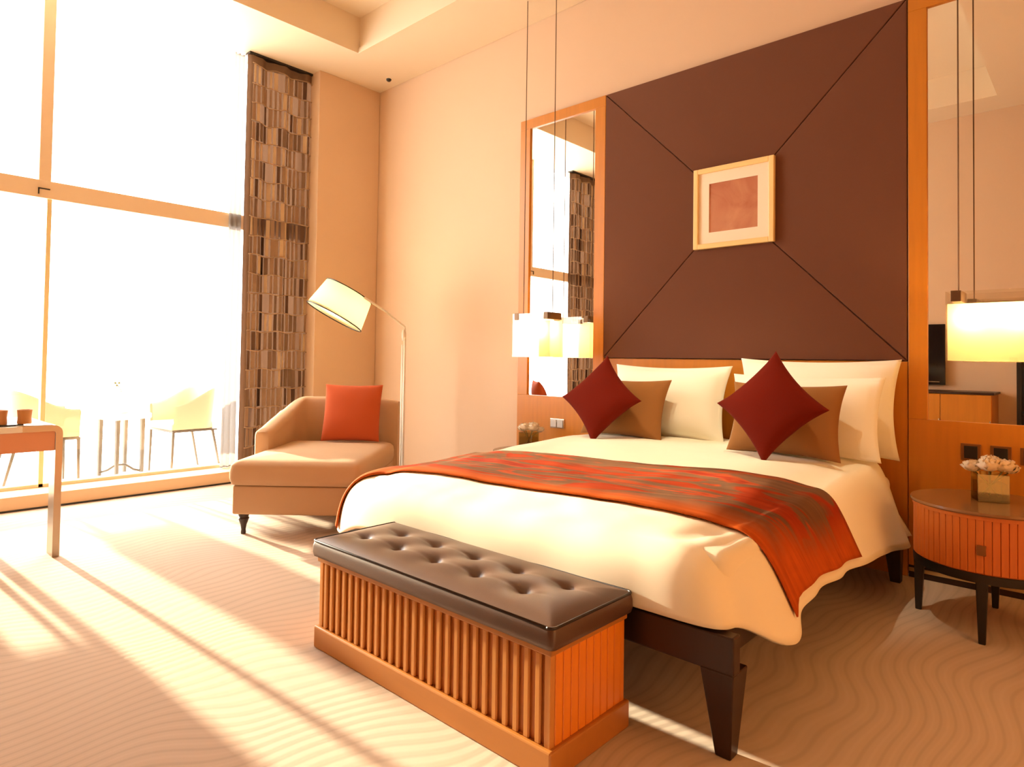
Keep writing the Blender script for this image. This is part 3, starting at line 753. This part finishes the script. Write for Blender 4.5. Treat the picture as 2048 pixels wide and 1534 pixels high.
# ------------------------------------------------------------------ patterned curtains and the sheer
def curtain(label, y0, y1, seed):
    rnd = random.Random(seed)
    t = thing('patterned_curtain', label, 'curtain', (-.19, y1, .118), 0, 'brown patched curtains at the window')
    wd = y1 - y0; ht = ZC - .118 - .02
    def wav(y): return .022*math.sin(y/wd*2*PI*2.5 + seed) + .008*math.sin(y/wd*2*PI*6)
    N = 60
    rows = [[(wav(-wd*i/N) + .004*math.sin(z*2 + i*.3), -wd*i/N, z) for i in range(N + 1)] for z in [ht*k/12 for k in range(13)]]
    o = obj('backing_cloth', grid(rows), CURTB, t, smooth=True)
    bm = bmesh.new()
    for zz in (ht - .085, ht): pass
    rows = [[(wav(-wd*i/N) + .010, -wd*i/N, z) for i in range(N + 1)] for z in (ht - .09, ht - .045, ht)]
    obj('top_border', grid(rows), CURT[2], t, smooth=True)
    for a, b in ((0, .035), (wd - .045, wd)):
        rows = [[(wav(-lerp(a, b, i/4)) + .012, -lerp(a, b, i/4), z) for i in range(5)] for z in (0, ht*.33, ht*.66, ht - .09)]
        obj('side_border', grid(rows), CURT[2], t, smooth=True)
    obj('heading_rail', box(-.05, .05, -wd, 0, ht, ht + .02), BLACK, t)
    nr, nc = 21, 14; rh = (ht - .09)/nr; cw = (wd - .08)/nc
    base = [rnd.uniform(0, 1) for _ in range(nc)]
    bm = bmesh.new()
    for j in range(nr + 1):
        z = j*rh
        rows = []
        pts = [(wav(-y) + .024, -y, z + .010*math.sin(y*23 + j*1.7)) for y in [.035 + (wd - .07)*i/24 for i in range(25)]]
        obj('cord', tube(pts, .0055, 5), CORD, t, smooth=True)
    meshes = {}
    for j in range(nr):
        for c in range(nc):
            if rnd.random() < .04: continue
            k = rnd.random()*.65 + base[c]*.35
            up = (j/nr); k -= .35*max(0, up - .45)*(c/nc)*1.6
            m_ = CURT[0] if k < .16 + .14*up*up else CURT[1] if k < .52 else CURT[2] if k < .72 else CURT[3] if k < .86 else CURT[4]
            wq = rnd.choice((.5, .66, .85)); key = (m_.name, wq)
            yc = .04 + (c + .5)*cw + rnd.uniform(-.1, .1)*cw
            w = cw*wq; off = .010 + .006*rnd.random()
            ang = math.atan2(wav(-yc - .01) - wav(-yc + .01), .02)
            if key not in meshes:
                o = obj('patch', box(-.003, .003, -w/2, w/2, 0, rh*.955, bev=.0015, seg=1), m_, t); meshes[key] = o.data
            else: o = obj('patch', meshes[key], None, t)
            o.location = (wav(-yc) + off, -yc, j*rh + .006 + rnd.uniform(-.006, .006)); o.rotation_euler = (rnd.uniform(-.012, .012), 0, ang + rnd.uniform(-.05, .05))
    return t
curtain('brown curtain of tan and cream patches beside the floor lamp', -1.425, -.70, 3)
curtain('brown patched curtain at the far window end, seen in the mirror', -4.60, -3.86, 5)
rows = [[(-.24 + .02*math.sin(i*1.7), -1.53 + .11*i/10, z) for i in range(11)] for z in (.118, 1.4, 2.8, ZC - .02)]
for r_ in rows:
    zz = r_[0][2]; sh_ = .05*(1 - zz/4.2)
    for i in range(11): r_[i] = (r_[i][0], r_[i][1] - sh_*(1 - i/10), zz)
o = obj('sheer_curtain', grid(rows), SHEER, None, smooth=True); tag(o, 'narrow strip of grey sheer curtain drawn back beside the patched curtain', 'curtain')

# ------------------------------------------------------------------ desk
dk = thing('desk', 'white topped steel desk with terracotta apron at the window side', 'desk', (1.12, -4.15, 0))
yE = .892; xF = .385; xB = -.30
def wf(x0, x1):                                                # one steel bent bar: leg, rounded corner and top edge strip
    bm = bmesh.new(); t = .036; R_ = .05; prof = [(yE, 0), (yE, .778 - R_)]
    for k in range(1, 7):
        a = k/6*PI/2; prof.append((yE - R_ + R_*math.cos(a), .778 - R_ + R_*math.sin(a)))
    prof.append((yE - .20, .778)); inn = [(yE - .20, .778 - t), (yE - R_, .778 - t)]
    for k in range(1, 5):
        a = PI/2 - k/4*PI/2; inn.append((yE - R_ + (R_ - t)*math.cos(a), .778 - R_ + (R_ - t)*math.sin(a)))
    inn.append((yE - t, 0)); pr = prof + inn
    a = [bm.verts.new((x0, y, z)) for y, z in pr]; b = [bm.verts.new((x1, y, z)) for y, z in pr]
    for i in range(len(pr)):
        j = (i + 1) % len(pr); bm.faces.new((a[i], a[j], b[j], b[i]))
    n = len(prof); 
    for L_ in (a, b):
        m_ = len(inn)
        for i in range(n - 1):
            k0 = min(m_ - 1, round((n - 1 - i)/(n - 1)*(m_ - 1))); k1 = min(m_ - 1, round((n - 2 - i)/(n - 1)*(m_ - 1)))
            f = [L_[i], L_[i + 1], L_[n + (m_ - 1 - k0 if False else k1)]]
            q_ = [L_[i], L_[i + 1], L_[n + k1], L_[n + k0]] if k0 != k1 else [L_[i], L_[i + 1], L_[n + k1]]
            try: bm.faces.new(q_)
            except ValueError: pass
    return bm
obj('leg', wf(xF - .13, xF), CHROME, dk); obj('leg', box(-.15, -.02, .50, .536, 0, .745, bev=.003), CHROME, dk)
yW = -.75
for x0, x1 in ((xF - .13, xF), (xB, xB + .13)): obj('leg', box(x0, x1, yW, yW + .036, 0, .745, bev=.003), CHROME, dk)
obj('desk_top', box(xB, xF + .001, yW, yE - .195, .743, .778, bev=.003), WHITEP, dk)
obj('top_panel', box(xB + .02, xF - .01, yE - .22, yE - .05, .779, .7805), WHITEP, dk)
obj('front_apron', box(xF - .03, xF - .006, yW + .036, yE - .037, .628, .742, bev=.002), APRON, dk)
bl = obj('desk_blotter', box(-.10, .10, -.18, .16, 0, .006, bev=.002), BLACK, None); bl.location = (1.36, -3.60, .7815); tag(bl, 'thin dark leather blotter lying on the white desk top', 'blotter')
for px_, lab in (((1.425, -3.432), 'tan leather desk cup nearer the desk corner'), ((1.41, -3.545), 'tan leather desk cup farther from the desk corner, cut by the photo edge')):
    t = thing('leather_cup', lab, 'cup', (px_[0], px_[1], .7880), 0, 'tan leather cups on the desk')
    obj('body', lathe([(0, 0), (.034, 0), (.036, .008), (.034, .04), (.038, .082), (.034, .082), (.031, .04), (.031, .008), (0, .008)], 24), TANL, t, smooth=40)
# desk chair on the window side of the desk
dc = thing('desk_chair', 'upholstered desk chair tucked at the window side of the desk, past the photo edge', 'chair', (.70, -3.80, 0))
obj('seat', box(-.22, .24, -.25, .25, .42, .49, bev=.02), PEACH, dc, smooth=True)
obj('backrest', box(-.26, -.20, -.24, .24, .52, .86, bev=.02), PEACH, dc, smooth=True)
for x in (-.22, .20):
    for y in (-.23, .23): obj('leg', box(x - .02, x + .02, y - .02, y + .02, 0, .42 if x > 0 else .54), DARK, dc)

# ------------------------------------------------------------------ balcony furniture
def balcony_chair(label, loc, rz):
    t = thing('balcony_chair', label, 'chair', loc, rz, 'cream shell chairs on the balcony')
    # local: faces -Y; shell wraps the back and both sides
    pts = []
    n = 24
    for i in range(n + 1):
        a = i/n
        if a < .3: p = (-.27, lerp(-.25, .12, a/.3))
        elif a < .7:
            b = (a - .3)/.4*PI; p = (-.27*math.cos(b), .12 + .16*math.sin(b))
        else: p = (.27, lerp(.12, -.25, (a - .7)/.3))
        pts.append(p)
    rows = []
    for i, (x, y) in enumerate(pts):
        back = sstep(-.22, .27, y); top = .70 + .19*back; o = .035*back
        rows.append([(x*k, y*k + (o*kk), z) for z, k, kk in ((.455, 1, 0), (.56, 1.01, .3), (top - .02, 1.03, 1), (top, 1.0, 1), (top - .02, .95, .9), (.56, .93, .25), (.47, .92, 0))])
    obj('shell', grid(rows), CREAMC, t, smooth=50)
    obj('seat', box(-.26, .26, -.26, .20, .44, .52, bev=.02), CREAMC, t, smooth=True)
    obj('seat_rail', box(-.27, .27, -.26, .24, .428, .446), LEGM, t)
    for x, y, ox, oy in ((-.255, -.245, 0, -.01), (.255, -.245, 0, -.01), (-.235, .20, -.01, .10), (.235, .20, .01, .10)):
        bm = bmesh.new(); taper(bm, x, y, 0, .44, .018, .018, .026, .026, ox, oy); obj('leg', bm, LEGM, t)
    return t
balcony_chair('cream balcony chair with curved back on the far side of the small table', (-1.0, -1.63, 0), R(4)).scale = (1, .9, 1)
balcony_chair('cream balcony chair half hidden behind the desk corner', (-1.03, -2.87, 0), R(180))
bt = thing('balcony_table', 'small white tray table on grey legs between the balcony chairs', 'table', (-1.17, -2.16, 0), R(18))
obj('tray', box(-.19, .19, -.19, .19, .56, .615, bev=.012), WHITEP, bt, smooth=40)
for x, y in ((-.13, -.13), (.13, -.13), (-.13, .13), (.13, .13)):
    bm = bmesh.new(); taper(bm, x, y, 0, .56, .022, .03, .03, .036); obj('leg', bm, LEGM, bt)
obj('stretcher', tube([(-.13, -.13, .03), (-.08, -.08, .05), (-.03, -.03, .10), (.03, .03, .10), (.08, .08, .05), (.13, .13, .03)], .012, 8), LEGM, bt, smooth=True)
bv = thing('balcony_vase', 'white vase with a sparse sprig on the balcony table', 'vase', (-1.15, -2.15, .615))
obj('body', lathe([(0, 0), (.05, 0), (.075, .06), (.08, .12), (.05, .18), (.03, .20), (.025, .20), (.04, .17), (.07, .11), (0, .02)], 24), WHITEP, bv, smooth=True)
obj('sprig', tube([(0, 0, .1), (-.02, -.03, .24), (-.05, -.07, .30)], .004, 6), LEAFG, bv)
bm = bmesh.new()
for x, y, z in ((-.05, -.07, .30), (-.035, -.06, .275), (-.02, -.045, .30)):
    bmesh.ops.create_icosphere(bm, subdivisions=1, radius=.014, matrix=Matrix.Translation((x, y, z)))
obj('buds', bm, LEAFG, bv)

# ------------------------------------------------------------------ opposite wall, seen in the mirror
tv = thing('wall_television', 'black flat television on the opposite wall, seen in the near mirror', 'television', (3.98, YB, 1.34))
obj('screen', box(-.66, .66, .035, .055, -.37, .37, bev=.004), SCREEN, tv)
obj('case', box(-.64, .64, 0, .036, -.35, .35), BLACK, tv)
obj('trim_line', box(-.6, .6, .054, .057, -.335, -.33), STEEL, tv)
cb = thing('media_cabinet', 'low orange wood cabinet under the television, seen in the mirror', 'cabinet', (4.2, YB, 0))
obj('body', box(-.96, .95, .014, .56, .06, .885), WOOD, cb)
obj('top', box(-.98, .97, .014, .58, .885, .912, bev=.003), DARK, cb)
obj('plinth', box(-.94, .93, .014, .54, 0, .06), DARK, cb)
for i in range(4):
    d = obj('door', box(-.955 + i*.476, -.955 + i*.476 + .47, .56, .578, .07, .88, bev=.002), WOOD, cb)
    obj('knob', box(-.50 + i*.476, -.488 + i*.476, .578, .60, .45, .60), STEEL, d)
rk = thing('open_shelf_rack', 'black metal open shelf rack beside the media cabinet, seen in the mirror', 'shelf', (5.72, YB + .22, 0))
for x in (-.35, .35):
    for y in (-.19, .19): obj('post', box(x - .018, x + .018, y - .018, y + .018, 0, 1.30), BLACK, rk)
for z in (.30, .66, 1.20): obj('shelf', box(-.35, .35, -.19, .19, z, z + .03), BLACK, rk)
